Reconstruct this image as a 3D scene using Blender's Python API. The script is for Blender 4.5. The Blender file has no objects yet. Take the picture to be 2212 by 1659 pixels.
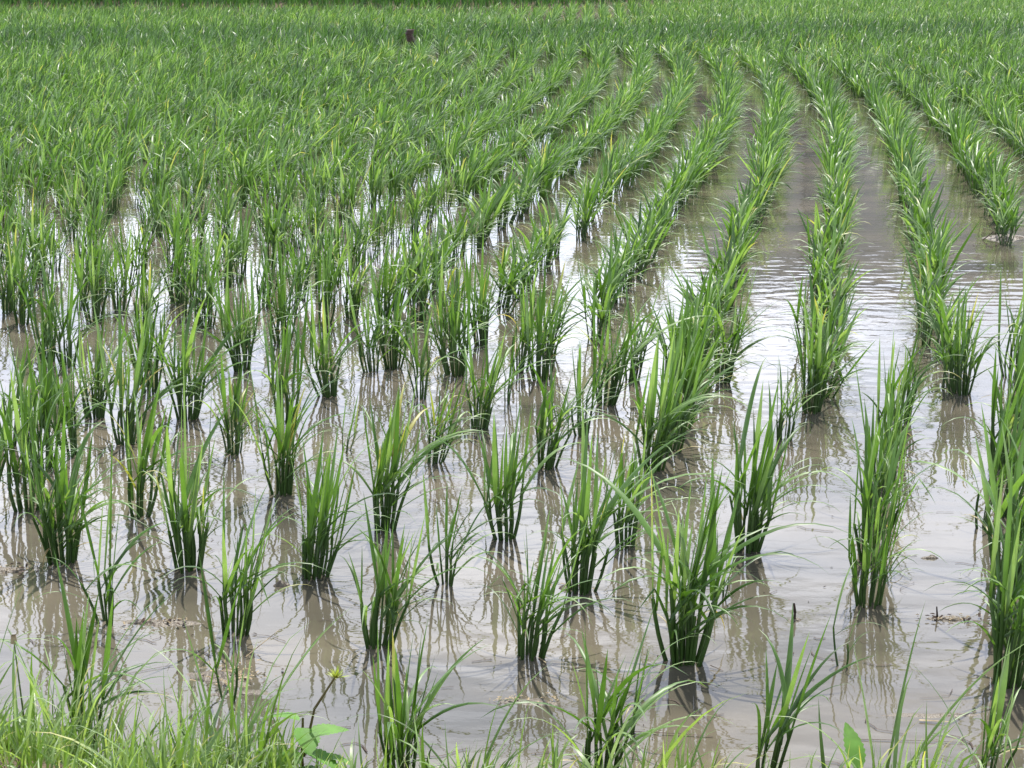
import bpy, math, random
import numpy as np
random.seed(7)
RS = np.random.RandomState(11)
R = math.radians
scene = bpy.context.scene
col = scene.collection

# ------------------------------------------------------------------ camera, sky, sun, exposure
cam = bpy.data.objects.new('camera', bpy.data.cameras.new('camera'))
col.objects.link(cam)
cam.location = (0, 0, 1.0)
cam.rotation_euler = (R(90 - 13.355), 0, 0)
cam.data.sensor_width = 36.0
cam.data.lens = 36.0 * 4000.0 / 2212.0
cam.data.clip_start = 0.05
cam.data.clip_end = 3000
scene.camera = cam

SUN_EL, SUN_AZ = R(62), R(16)          # azimuth measured from +Y towards +X
world = bpy.data.worlds.new('World'); scene.world = world
world.use_nodes = True
wn, wl = world.node_tree.nodes, world.node_tree.links
wn.clear()
wo = wn.new('ShaderNodeOutputWorld'); bg = wn.new('ShaderNodeBackground')
sky = wn.new('ShaderNodeTexSky'); sky.sky_type = 'NISHITA'; sky.sun_disc = False
sky.sun_elevation = SUN_EL; sky.sun_rotation = SUN_AZ
sky.dust_density = 2.5; sky.air_density = 1.0
tc = wn.new('ShaderNodeTexCoord')
sx = wn.new('ShaderNodeSeparateXYZ'); wl.new(tc.outputs['Generated'], sx.inputs['Vector'])
zc = wn.new('ShaderNodeMath'); zc.operation = 'MAXIMUM'; zc.inputs[1].default_value = 0.0; wl.new(sx.outputs['Z'], zc.inputs[0])
za = wn.new('ShaderNodeMath'); za.operation = 'ADD'; za.inputs[1].default_value = 0.16; wl.new(zc.outputs[0], za.inputs[0])
mp = wn.new('ShaderNodeVectorMath'); mp.operation = 'DIVIDE'      # a flat layer of cloud seen from below
cz = wn.new('ShaderNodeCombineXYZ'); wl.new(sx.outputs['X'], cz.inputs['X']); wl.new(sx.outputs['Y'], cz.inputs['Y'])
wl.new(za.outputs[0], cz.inputs['Z'])
dv = wn.new('ShaderNodeCombineXYZ')
for s_ in 'XYZ': wl.new(za.outputs[0], dv.inputs[s_])
wl.new(cz.outputs[0], mp.inputs[0]); wl.new(dv.outputs[0], mp.inputs[1])
cov = wn.new('ShaderNodeMapRange'); cov.inputs['From Min'].default_value = 0.10; cov.inputs['From Max'].default_value = 0.62
cov.inputs['To Min'].default_value = 0.20; cov.inputs['To Max'].default_value = -0.10; wl.new(zc.outputs[0], cov.inputs['Value'])
nz = wn.new('ShaderNodeTexNoise'); nz.inputs['Scale'].default_value = 1.1
nz.inputs['Detail'].default_value = 7; nz.inputs['Roughness'].default_value = 0.55
cr = wn.new('ShaderNodeValToRGB')
cr.color_ramp.elements[0].position = 0.44; cr.color_ramp.elements[0].color = (0.05, 0.05, 0.05, 1)
cr.color_ramp.elements[1].position = 0.60; cr.color_ramp.elements[1].color = (0.97, 0.97, 0.97, 1)
cn = wn.new('ShaderNodeTexNoise'); cn.inputs['Scale'].default_value = 1.7; cn.inputs['Detail'].default_value = 6
cc = wn.new('ShaderNodeValToRGB')
cc.color_ramp.elements[0].position = 0.34; cc.color_ramp.elements[0].color = (12.0, 13.3, 17.2, 1)
cc.color_ramp.elements[1].position = 0.66; cc.color_ramp.elements[1].color = (24.0, 24.8, 27.6, 1)
mx = wn.new('ShaderNodeMix'); mx.data_type = 'RGBA'
wl.new(mp.outputs['Vector'], nz.inputs['Vector']); wl.new(mp.outputs['Vector'], cn.inputs['Vector'])
ca = wn.new('ShaderNodeMath'); ca.operation = 'ADD'; wl.new(nz.outputs['Fac'], ca.inputs[0]); wl.new(cov.outputs['Result'], ca.inputs[1])
wl.new(ca.outputs[0], cr.inputs['Fac']); wl.new(cn.outputs['Fac'], cc.inputs['Fac'])
wl.new(cr.outputs['Color'], mx.inputs['Factor'])
wl.new(sky.outputs['Color'], mx.inputs['A']); wl.new(cc.outputs['Color'], mx.inputs['B'])
wl.new(mx.outputs['Result'], bg.inputs['Color'])
bg.inputs['Strength'].default_value = 0.1
wl.new(bg.outputs['Background'], wo.inputs['Surface'])

sd = bpy.data.lights.new('sun', 'SUN'); sun = bpy.data.objects.new('sun', sd); col.objects.link(sun)
sd.energy = 4.6; sd.angle = R(0.8); sd.color = (1.0, 0.96, 0.90)
sun.rotation_euler = (math.pi / 2 - SUN_EL, 0, math.pi - SUN_AZ)

vs = scene.view_settings
vs.view_transform = 'Standard'; vs.look = 'None'; vs.gamma = 1.0; vs.use_curve_mapping = False
vs.exposure = 0.60
scene.cycles.max_bounces = 8
scene.cycles.use_denoising = True

# ------------------------------------------------------------------ helpers
def tag(o, label=None, cat=None, group=None, kind=None):
    if label: o['label'] = label
    if cat: o['category'] = cat
    if group: o['group'] = group
    if kind: o['kind'] = kind
    return o

def link(name, data, parent=None):
    o = bpy.data.objects.new(name, data); col.objects.link(o)
    if parent is not None: o.parent = parent
    return o

def empty(name, loc, rz=0.0):
    o = link(name, None); o.location = loc; o.rotation_euler = (0, 0, rz); o.empty_display_size = 0.02
    return o

def mesh_np(name, V, quads, tris, mat, attr=None, smooth=True):
    """mesh from numpy arrays; attr is a per-vertex RGB array"""
    me = bpy.data.meshes.new(name)
    V = np.asarray(V, np.float32); nq = len(quads); nt = len(tris)
    me.vertices.add(len(V)); me.vertices.foreach_set('co', V.ravel())
    me.loops.add(nq * 4 + nt * 3); me.polygons.add(nq + nt)
    li = np.concatenate([np.asarray(quads, np.int32).ravel(), np.asarray(tris, np.int32).ravel()]).astype(np.int32)
    me.loops.foreach_set('vertex_index', li)
    st = np.concatenate([np.arange(nq) * 4, nq * 4 + np.arange(nt) * 3]).astype(np.int32)
    me.polygons.foreach_set('loop_start', st)
    me.polygons.foreach_set('use_smooth', np.full(nq + nt, smooth, bool))
    if attr is not None:
        a = me.attributes.new('leafdata', 'FLOAT_COLOR', 'POINT')
        A = np.ones((len(V), 4), np.float32); A[:, :attr.shape[1]] = attr
        a.data.foreach_set('color', A.ravel())
    me.update(calc_edges=True)
    me.materials.append(mat)
    return me

WIND = np.array([0.40, 0.06, 0.0])
def blades(P, az, el, flex, length, width, twist, nseg=8, fold=0.25, rnd=None, var=None, wind=1.0, kink=None):
    """N tapering grass blades at once. Gravity and wind bend each blade as it goes.
    returns verts, quads, tris, attr"""
    P = np.asarray(P, float); N = len(P)
    az = np.asarray(az, float); el = np.asarray(el, float)
    d = np.stack([np.cos(el) * np.cos(az), np.cos(el) * np.sin(az), np.sin(el)], 1)
    s0 = np.stack([-np.sin(az + twist), np.cos(az + twist), np.zeros(N)], 1)
    ds = (np.asarray(length) / nseg)[:, None]
    g = np.array([0, 0, -1.0]) + WIND * wind
    pos = P.copy(); VV = []; AT = []
    rnd = RS.rand(N) if rnd is None else rnd
    var = np.zeros(N) if var is None else var
    for i in range(nseg + 1):
        t = i / nseg
        side = s0 - (s0 * d).sum(1)[:, None] * d
        side /= np.linalg.norm(side, axis=1)[:, None] + 1e-9
        nrm = np.cross(side, d)
        w = np.asarray(width) * (0.55 + 0.9 * t if t < 0.35 else 0.865 * (1 - ((t - 0.35) / 0.65) ** 1.7) + 0.0)
        at = np.stack([np.full(N, t), rnd, var], 1)
        if i < nseg:
            a = pos - side * (w / 2)[:, None]; b = pos + side * (w / 2)[:, None]
            if fold > 0:
                m = pos - nrm * (w * fold)[:, None]
                VV += [a, m, b]; AT += [at, at, at]
            else:
                VV += [a, b]; AT += [at, at]
        else:
            VV.append(pos.copy()); AT.append(at)
        pos = pos + d * ds
        f = np.asarray(flex) * (0.35 + 1.5 * t) / nseg
        if kink is not None:
            f = f + np.where(np.abs(t - kink) < 0.5 / nseg, 1.3, 0.0)
        d = d + g * f[:, None]
        d /= np.linalg.norm(d, axis=1)[:, None]
    V = np.stack(VV, 1); A = np.stack(AT, 1)          # N, k, 3
    k = V.shape[1]; q = []; tr = []; ac = 3 if fold > 0 else 2
    for i in range(nseg - 1):
        for j in range(ac - 1):
            o = i * ac + j
            q.append((o, o + 1, o + 1 + ac, o + ac))
    for j in range(ac - 1):
        tr.append(((nseg - 1) * ac + j, (nseg - 1) * ac + j + 1, k - 1))
    off = (np.arange(N) * k)[:, None, None]
    Q = (np.array(q, np.int64)[None] + off).reshape(-1, 4); T = (np.array(tr, np.int64)[None] + off).reshape(-1, 3)
    return V.reshape(-1, 3), Q, T, A.reshape(-1, 3)

def join(parts):
    V, Q, T, A, o = [], [], [], [], 0
    for v, q, t, a in parts:
        V.append(v); Q.append(np.asarray(q).reshape(-1, 4) + o); T.append(np.asarray(t).reshape(-1, 3) + o); A.append(a); o += len(v)
    return np.concatenate(V), np.concatenate(Q), np.concatenate(T), np.concatenate(A)

def tube(p0, p1, r0, r1, bow=0.0, ns=6, nseg=4, t0=0.0, t1=0.1, rnd=0.5, flat=0.7):
    p0 = np.array(p0, float); p1 = np.array(p1, float); V = []; A = []; Q = []
    for i in range(nseg + 1):
        t = i / nseg; c = p0 + (p1 - p0) * t + np.array([bow * math.sin(math.pi * t), 0, 0]); r = r0 + (r1 - r0) * t
        for j in range(ns):
            a = 2 * math.pi * j / ns
            V.append(c + np.array([r * math.cos(a), r * flat * math.sin(a), 0])); A.append((t0 + (t1 - t0) * t, rnd, 0))
    for i in range(nseg):
        for j in range(ns):
            k = (j + 1) % ns
            Q.append((i * ns + j, i * ns + k, (i + 1) * ns + k, (i + 1) * ns + j))
    return np.array(V), np.array(Q), np.zeros((0, 3), int), np.array(A)

# ------------------------------------------------------------------ materials
def mat(name):
    m = bpy.data.materials.new(name); m.use_nodes = True
    n, l = m.node_tree.nodes, m.node_tree.links
    b = n['Principled BSDF']; out = n['Material Output']
    return m, n, l, b, out

def leaf_material(name, stops, stem, rough=0.44, trans=0.37, dry=(0.40, 0.37, 0.12), dryness=0.972, spec=0.6):
    m, n, l, b, out = mat(name)
    at = n.new('ShaderNodeAttribute'); at.attribute_name = 'leafdata'
    sp = n.new('ShaderNodeSeparateColor'); l.new(at.outputs['Color'], sp.inputs['Color'])
    oi = n.new('ShaderNodeObjectInfo')
    ad = n.new('ShaderNodeMath'); ad.operation = 'ADD'; l.new(sp.outputs['Green'], ad.inputs[0]); l.new(oi.outputs['Random'], ad.inputs[1])
    fr = n.new('ShaderNodeMath'); fr.operation = 'FRACT'; l.new(ad.outputs[0], fr.inputs[0])
    ramp = n.new('ShaderNodeValToRGB'); e = ramp.color_ramp.elements
    e[0].position = 0.0; e[0].color = (*stops[0], 1); e[1].position = 1.0; e[1].color = (*stops[-1], 1)
    for i, s in enumerate(stops[1:-1]):
        x = e.new((i + 1) / (len(stops) - 1)); x.color = (*s, 1)
    l.new(fr.outputs[0], ramp.inputs['Fac'])
    # stem colour at the foot of the blade
    mr = n.new('ShaderNodeMapRange'); mr.inputs['From Min'].default_value = 0.0; mr.inputs['From Max'].default_value = 0.3
    l.new(sp.outputs['Red'], mr.inputs['Value'])
    m1 = n.new('ShaderNodeMix'); m1.data_type = 'RGBA'; m1.inputs['A'].default_value = (*stem, 1)
    l.new(mr.outputs['Result'], m1.inputs['Factor']); l.new(ramp.outputs['Color'], m1.inputs['B'])
    # dry yellow tips on a few blades
    gt = n.new('ShaderNodeMapRange'); gt.inputs['From Min'].default_value = dryness; gt.inputs['From Max'].default_value = dryness + 0.01
    l.new(fr.outputs[0], gt.inputs['Value'])
    tip = n.new('ShaderNodeMapRange'); tip.inputs['From Min'].default_value = 0.45; tip.inputs['From Max'].default_value = 0.85
    l.new(sp.outputs['Red'], tip.inputs['Value'])
    mu = n.new('ShaderNodeMath'); mu.operation = 'MULTIPLY'; l.new(gt.outputs['Result'], mu.inputs[0]); l.new(tip.outputs['Result'], mu.inputs[1])
    m2 = n.new('ShaderNodeMix'); m2.data_type = 'RGBA'; m2.inputs['B'].default_value = (*dry, 1)
    l.new(mu.outputs[0], m2.inputs['Factor']); l.new(m1.outputs['Result'], m2.inputs['A'])
    # darker, bluer tint, weighted by region
    m3 = n.new('ShaderNodeMix'); m3.data_type = 'RGBA'; m3.blend_type = 'MULTIPLY'; m3.inputs['B'].default_value = (0.55, 0.64, 0.66, 1)
    l.new(sp.outputs['Blue'], m3.inputs['Factor']); l.new(m2.outputs['Result'], m3.inputs['A'])
    # fine streaks of the veins
    tcn = n.new('ShaderNodeTexCoord'); no = n.new('ShaderNodeTexNoise'); no.inputs['Scale'].default_value = 45; no.inputs['Detail'].default_value = 3
    l.new(tcn.outputs['Object'], no.inputs['Vector'])
    mr2 = n.new('ShaderNodeMapRange'); mr2.inputs['From Min'].default_value = 0.3; mr2.inputs['From Max'].default_value = 0.7
    mr2.inputs['To Min'].default_value = 0.8; mr2.inputs['To Max'].default_value = 1.2; l.new(no.outputs['Fac'], mr2.inputs['Value'])
    vm = n.new('ShaderNodeVectorMath'); vm.operation = 'SCALE'; l.new(m3.outputs['Result'], vm.inputs[0]); l.new(mr2.outputs['Result'], vm.inputs['Scale'])
    l.new(vm.outputs['Vector'], b.inputs['Base Color'])
    b.inputs['Roughness'].default_value = rough; b.inputs['Specular IOR Level'].default_value = spec
    tl = n.new('ShaderNodeBsdfTranslucent')
    tcx = n.new('ShaderNodeVectorMath'); tcx.operation = 'MULTIPLY'; tcx.inputs[1].default_value = (1.55, 1.60, 0.60)
    l.new(vm.outputs['Vector'], tcx.inputs[0]); l.new(tcx.outputs['Vector'], tl.inputs['Color'])
    ms = n.new('ShaderNodeMixShader'); ms.inputs['Fac'].default_value = trans
    l.new(b.outputs['BSDF'], ms.inputs[1]); l.new(tl.outputs['BSDF'], ms.inputs[2]); l.new(ms.outputs['Shader'], out.inputs['Surface'])
    return m

M_RICE = leaf_material('rice_leaf', [(0.036, 0.085, 0.014), (0.066, 0.145, 0.026), (0.112, 0.215, 0.052), (0.230, 0.340, 0.135)],
                       (0.042, 0.095, 0.014))
M_FIELD = leaf_material('rice_leaf_far', [(0.032, 0.080, 0.014), (0.062, 0.140, 0.028), (0.120, 0.230, 0.062), (0.250, 0.375, 0.160)],
                        (0.040, 0.090, 0.015))
M_GRASS = leaf_material('bank_grass_leaf', [(0.06, 0.115, 0.022), (0.11, 0.20, 0.045), (0.20, 0.30, 0.10), (0.33, 0.44, 0.22)],
                        (0.08, 0.12, 0.03), dryness=0.93)
M_BROAD = leaf_material('broad_leaf', [(0.09, 0.21, 0.03), (0.11, 0.25, 0.04), (0.13, 0.28, 0.05)], (0.09, 0.21, 0.03), dryness=1.5, rough=0.6, spec=0.3, trans=0.3)
M_DARKBANK = leaf_material('far_bank_leaf', [(0.03, 0.085, 0.015), (0.045, 0.12, 0.025), (0.055, 0.14, 0.03)], (0.03, 0.08, 0.015), dryness=1.5)

M_DEAD = leaf_material('dead_leaf', [(.28, .22, .09), (.42, .36, .16), (.20, .15, .07)], (.10, .09, .03), dryness=1.5)

def simple(name, c1, c2, scale, rough=0.9, bump=0.0, spec=0.3, bscale=None):
    m, n, l, b, out = mat(name)
    t = n.new('ShaderNodeTexCoord'); no = n.new('ShaderNodeTexNoise'); no.inputs['Scale'].default_value = scale
    no.inputs['Detail'].default_value = 8; no.inputs['Roughness'].default_value = 0.6
    l.new(t.outputs['Object'], no.inputs['Vector'])
    r = n.new('ShaderNodeValToRGB'); r.color_ramp.elements[0].position = 0.35; r.color_ramp.elements[1].position = 0.65
    r.color_ramp.elements[0].color = (*c1, 1); r.color_ramp.elements[1].color = (*c2, 1)
    l.new(no.outputs['Fac'], r.inputs['Fac']); l.new(r.outputs['Color'], b.inputs['Base Color'])
    b.inputs['Roughness'].default_value = rough; b.inputs['Specular IOR Level'].default_value = spec
    if bump:
        bn = n.new('ShaderNodeBump'); bn.inputs['Strength'].default_value = 1.0; bn.inputs['Distance'].default_value = bump
        n2 = n.new('ShaderNodeTexNoise'); n2.inputs['Scale'].default_value = bscale or scale * 4; n2.inputs['Detail'].default_value = 6
        l.new(t.outputs['Object'], n2.inputs['Vector']); l.new(n2.outputs['Fac'], bn.inputs['Height']); l.new(bn.outputs['Normal'], b.inputs['Normal'])
    return m

M_MUD = simple('wet_mud', (0.07, 0.055, 0.038), (0.14, 0.115, 0.08), 22, rough=0.45, bump=0.004, spec=0.5, bscale=160)
M_SOIL = simple('bank_soil', (0.06, 0.045, 0.028), (0.12, 0.09, 0.055), 9, bump=0.01, bscale=60)
M_STRAW = simple('dead_straw', (0.20, 0.15, 0.085), (0.42, 0.34, 0.21), 60, rough=0.8)
M_TWIG = simple('dark_twig', (0.02, 0.013, 0.009), (0.06, 0.035, 0.022), 90, rough=0.7)
M_LAND = simple('distant_land', (0.03, 0.07, 0.015), (0.05, 0.10, 0.02), 0.3)
M_WALLG = simple('grey_wall', (0.28, 0.27, 0.28), (0.33, 0.32, 0.33), 1.2)
M_WALLD = simple('dark_cladding', (0.045, 0.04, 0.042), (0.07, 0.062, 0.066), 1.0)
M_ROOF = simple('grey_roof', (0.10, 0.10, 0.11), (0.14, 0.14, 0.15), 1.5, rough=0.6)
M_BARK = simple('bark', (0.05, 0.035, 0.025), (0.10, 0.075, 0.05), 4)

def water_material():
    m, n, l, b, out = mat('muddy_water')
    t = n.new('ShaderNodeTexCoord')
    # silt hanging in the water, in slow clouds
    s1 = n.new('ShaderNodeTexNoise'); s1.inputs['Scale'].default_value = 2.3; s1.inputs['Detail'].default_value = 6
    mp = n.new('ShaderNodeMapping'); mp.inputs['Scale'].default_value = (0.8, 1.6, 1)
    l.new(t.outputs['Object'], mp.inputs['Vector']); l.new(mp.outputs['Vector'], s1.inputs['Vector'])
    r = n.new('ShaderNodeValToRGB'); r.color_ramp.elements[0].position = 0.32; r.color_ramp.elements[1].position = 0.68
    r.color_ramp.elements[0].color = (0.056, 0.053, 0.041, 1); r.color_ramp.elements[1].color = (0.132, 0.114, 0.082, 1)
    l.new(s1.outputs['Fac'], r.inputs['Fac']); l.new(r.outputs['Color'], b.inputs['Base Color'])
    b.inputs['IOR'].default_value = 1.36; b.inputs['Roughness'].default_value = 0.0; b.inputs['Specular IOR Level'].default_value = 0.5
    # ripples: long low waves plus patches of fine ones
    w1 = n.new('ShaderNodeMapping'); w1.inputs['Scale'].default_value = (12, 21, 1); w1.inputs['Rotation'].default_value = (0, 0, R(6))
    l.new(t.outputs['Object'], w1.inputs['Vector'])
    n1 = n.new('ShaderNodeTexNoise'); n1.inputs['Scale'].default_value = 1.0; n1.inputs['Detail'].default_value = 0.5; l.new(w1.outputs['Vector'], n1.inputs['Vector'])
    w2 = n.new('ShaderNodeMapping'); w2.inputs['Scale'].default_value = (34, 60, 1); w2.inputs['Rotation'].default_value = (0, 0, R(-5))
    l.new(t.outputs['Object'], w2.inputs['Vector'])
    n2 = n.new('ShaderNodeTexNoise'); n2.inputs['Scale'].default_value = 1.0; n2.inputs['Detail'].default_value = 2; l.new(w2.outputs['Vector'], n2.inputs['Vector'])
    pt = n.new('ShaderNodeTexNoise'); pt.inputs['Scale'].default_value = 1.1; pt.inputs['Detail'].default_value = 3
    l.new(t.outputs['Object'], pt.inputs['Vector'])
    pr = n.new('ShaderNodeMapRange'); pr.inputs['From Min'].default_value = 0.45; pr.inputs['From Max'].default_value = 0.62
    pr.inputs['To Min'].default_value = 0.35; pr.inputs['To Max'].default_value = 1.0; l.new(pt.outputs['Fac'], pr.inputs['Value'])
    b1 = n.new('ShaderNodeBump'); b1.inputs['Strength'].default_value = 1; b1.inputs['Distance'].default_value = 0.0009
    l.new(n1.outputs['Fac'], b1.inputs['Height'])
    mm = n.new('ShaderNodeMath'); mm.operation = 'MULTIPLY'; l.new(n2.outputs['Fac'], mm.inputs[0]); l.new(pr.outputs['Result'], mm.inputs[1])
    b2 = n.new('ShaderNodeBump'); b2.inputs['Strength'].default_value = 1; b2.inputs['Distance'].default_value = 0.00032
    l.new(mm.outputs[0], b2.inputs['Height']); l.new(b1.outputs['Normal'], b2.inputs['Normal'])
    l.new(b2.outputs['Normal'], b.inputs['Normal'])
    return m
M_WATER = water_material()

# ------------------------------------------------------------------ setting
def sheet(name, xs, ys, zf, m):
    X, Y = np.meshgrid(xs, ys); Z = zf(X, Y)
    V = np.stack([X.ravel(), Y.ravel(), Z.ravel()], 1); nx = len(xs)
    Q = [(j * nx + i, j * nx + i + 1, (j + 1) * nx + i + 1, (j + 1) * nx + i) for j in range(len(ys) - 1) for i in range(nx - 1)]
    o = link(name, mesh_np(name, V, Q, np.zeros((0, 3), int), m)); o['kind'] = 'structure'; return o

def wob(X, Y, s=1.0):
    return np.sin(X * 5.1 * s + 1.3) * np.cos(Y * 4.3 * s) * 0.5 + np.sin(X * 13.7 * s + Y * 7.9 * s) * 0.3 + np.sin(X * 29 * s - Y * 23 * s + 2) * 0.2

def bank_edge(x):      # y of the water's edge at the near bank
    return 2.03 + 0.35 * np.clip(-x - 0.12, 0, 0.4) + 0.03 * np.sin(x * 6 + 1) + 0.015 * np.sin(x * 17)

def far_edge(x):       # y of the far end of the paddy
    return 26.8 + 1.5 * np.clip(x - 0.2, 0, 8) + 0.15 * np.sin(x * 1.7)

sheet('ground', np.array([-900, -60, -15, 0, 15, 60, 900.]), np.array([-300, -40, 0, 60, 200, 1600.]), lambda X, Y: X * 0 - 0.12, M_LAND)
sheet('water', np.array([-16, -6, 0, 6, 16.]), np.array([1.2, 6, 15, 45.]), lambda X, Y: X * 0, M_WATER)
xs = np.linspace(-14, 14, 281); ts = np.linspace(0, 1, 30)
def near_bank():
    V = []; prof = [(0.05, -0.05), (0.0, -0.012), (-0.05, 0.022), (-0.12, 0.06), (-0.25, 0.12), (-0.5, 0.20), (-0.9, 0.24), (-1.6, 0.24), (-3, 0.18), (-6, 0.05), (-7, -0.2)]
    for dy, z in prof:
        y = bank_edge(xs) + dy
        V.append(np.stack([xs, y, z + wob(xs, y) * 0.012], 1))
    V = np.concatenate(V); nx = len(xs); Q = []
    for j in range(len(prof) - 1):
        for i in range(nx - 1):
            Q.append(((j + 1) * nx + i, (j + 1) * nx + i + 1, j * nx + i + 1, j * nx + i))
    o = link('near_bank', mesh_np('near_bank', V, Q, np.zeros((0, 3), int), M_SOIL)); o['kind'] = 'structure'
near_bank()
def far_bank():
    V = []; prof = [(-0.1, -0.05), (0.1, 0.03), (0.5, 0.16), (1.0, 0.22), (2.5, 0.24), (3.5, 0.1), (8, -0.1)]
    for dy, z in prof:
        y = far_edge(xs) + dy
        V.append(np.stack([xs, y, z + wob(xs, y) * 0.02], 1))
    V = np.concatenate(V); nx = len(xs); Q = []
    for j in range(len(prof) - 1):
        for i in range(nx - 1):
            Q.append((j * nx + i, j * nx + i + 1, (j + 1) * nx + i + 1, (j + 1) * nx + i))
    o = link('far_bank', mesh_np('far_bank', V, Q, np.zeros((0, 3), int), M_SOIL)); o['kind'] = 'structure'
far_bank()

# ------------------------------------------------------------------ rice: pools of leaf and tiller meshes
def leaf_mesh(kind, i):
    u = random.uniform
    if kind == 'erect':   L, W, el, fx = u(.12, .19), u(.0066, .0094), R(u(68, 86)), u(.10, .62)
    elif kind == 'arch':  L, W, el, fx = u(.13, .20), u(.0054, .0086), R(u(52, 76)), u(.8, 1.9)
    elif kind == 'droop': L, W, el, fx = u(.12, .19), u(.0044, .0072), R(u(46, 68)), u(1.5, 2.7)
    elif kind == 'kink':  L, W, el, fx = u(.10, .15), u(.0048, .0070), R(u(66, 80)), u(.3, .6)
    elif kind == 'arc':   L, W, el, fx = u(.12, .19), u(.0048, .0072), R(u(44, 62)), u(1.5, 2.4)
    elif kind == 'sweep': L, W, el, fx = u(.19, .25), u(.0070, .0095), R(u(50, 66)), u(.7, 1.5)
    else:                 L, W, el, fx = u(.08, .13), u(.0028, .0042), R(u(30, 60)), u(.8, 1.9)
    kk = np.array([u(.45, .7)]) if kind == 'kink' else None
    v, q, t, a = blades([(0, 0, 0)], [0.0], [el], [fx], [L], [W], [u(-1.1, 1.1)], nseg=9, fold=0.28, rnd=np.array([0.0]), wind=0.0, kink=kk)
    return mesh_np('rice_' + kind + '_leaf', v, q, t, M_RICE, a)
LEAF = {k: [leaf_mesh(k, i) for i in range(n)] for k, n in (('erect', 10), ('arch', 12), ('droop', 8), ('kink', 5), ('thin', 7), ('sweep', 8), ('arc', 10))}

STEM = []
for i in range(9):
    L = 0.055 + 0.008 * (i % 4); lean = (0.03, 0.14, 0.28)[i // 3]
    top = (L * math.sin(lean), 0, L * math.cos(lean))
    parts = [tube((0, 0, -0.012), top, 0.0027, 0.0021, bow=random.uniform(-.004, .004), rnd=0.0, t0=0, t1=0.12)]
    STEM.append((mesh_np('rice_tiller', *(join(parts)[:3]), M_RICE, join(parts)[3]), top))

def one_leaf(name, L, W, el, fx, m, tw=.4):
    v, q, t, a = blades([(0, 0, 0)], [0.0], [R(el)], [fx], [L], [W], [tw], nseg=12, fold=.25, rnd=np.array([0.3]), wind=0)
    return mesh_np(name, v, q, t, m, a)
M_YEL = leaf_material('yellowing_leaf', [(.20, .24, .05), (.30, .30, .07), (.36, .33, .10)], (.16, .16, .04), dryness=1.5)
LEAF['yellow'] = [one_leaf('rice_yellow_leaf', .10 + .02 * i, .006, 72 - 10 * i, .6 + .5 * i, M_YEL) for i in range(3)]
LEAF['bow'] = [one_leaf('rice_bowing_leaf', .19, .0080, 66, 1.9, M_RICE), one_leaf('rice_long_leaf', .25, .0095, 52, 1.9, M_RICE)]
LEAF['dead'] = []
for i in range(5):
    v, q, t, a = blades([(0, 0, 0)], [0.0], [R(random.uniform(20, 50))], [random.uniform(1.6, 3.0)], [random.uniform(.06, .11)], [.0034], [random.uniform(-1, 1)], nseg=9, fold=.3, wind=0)
    LEAF['dead'].append(mesh_np('rice_dead_leaf', v, q, t, M_DEAD, a))

def pick_kind(style, stiff=.32):
    r = random.random()
    if style == 'thin': return 'thin' if r < .45 else ('erect' if r < .6 else ('arch' if r < .85 else 'droop'))
    if style == 'broad': return 'erect' if r < .5 else ('arch' if r < .85 else 'droop')
    return 'erect' if r < stiff else ('arch' if r < .64 else ('droop' if r < .84 else ('kink' if r < .90 else 'thin')))

def windy(az, k=0.6):
    """turn an azimuth part of the way towards the wind (+x)"""
    return math.atan2(math.sin(az), math.cos(az) + k * random.random() * 1.6)

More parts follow.
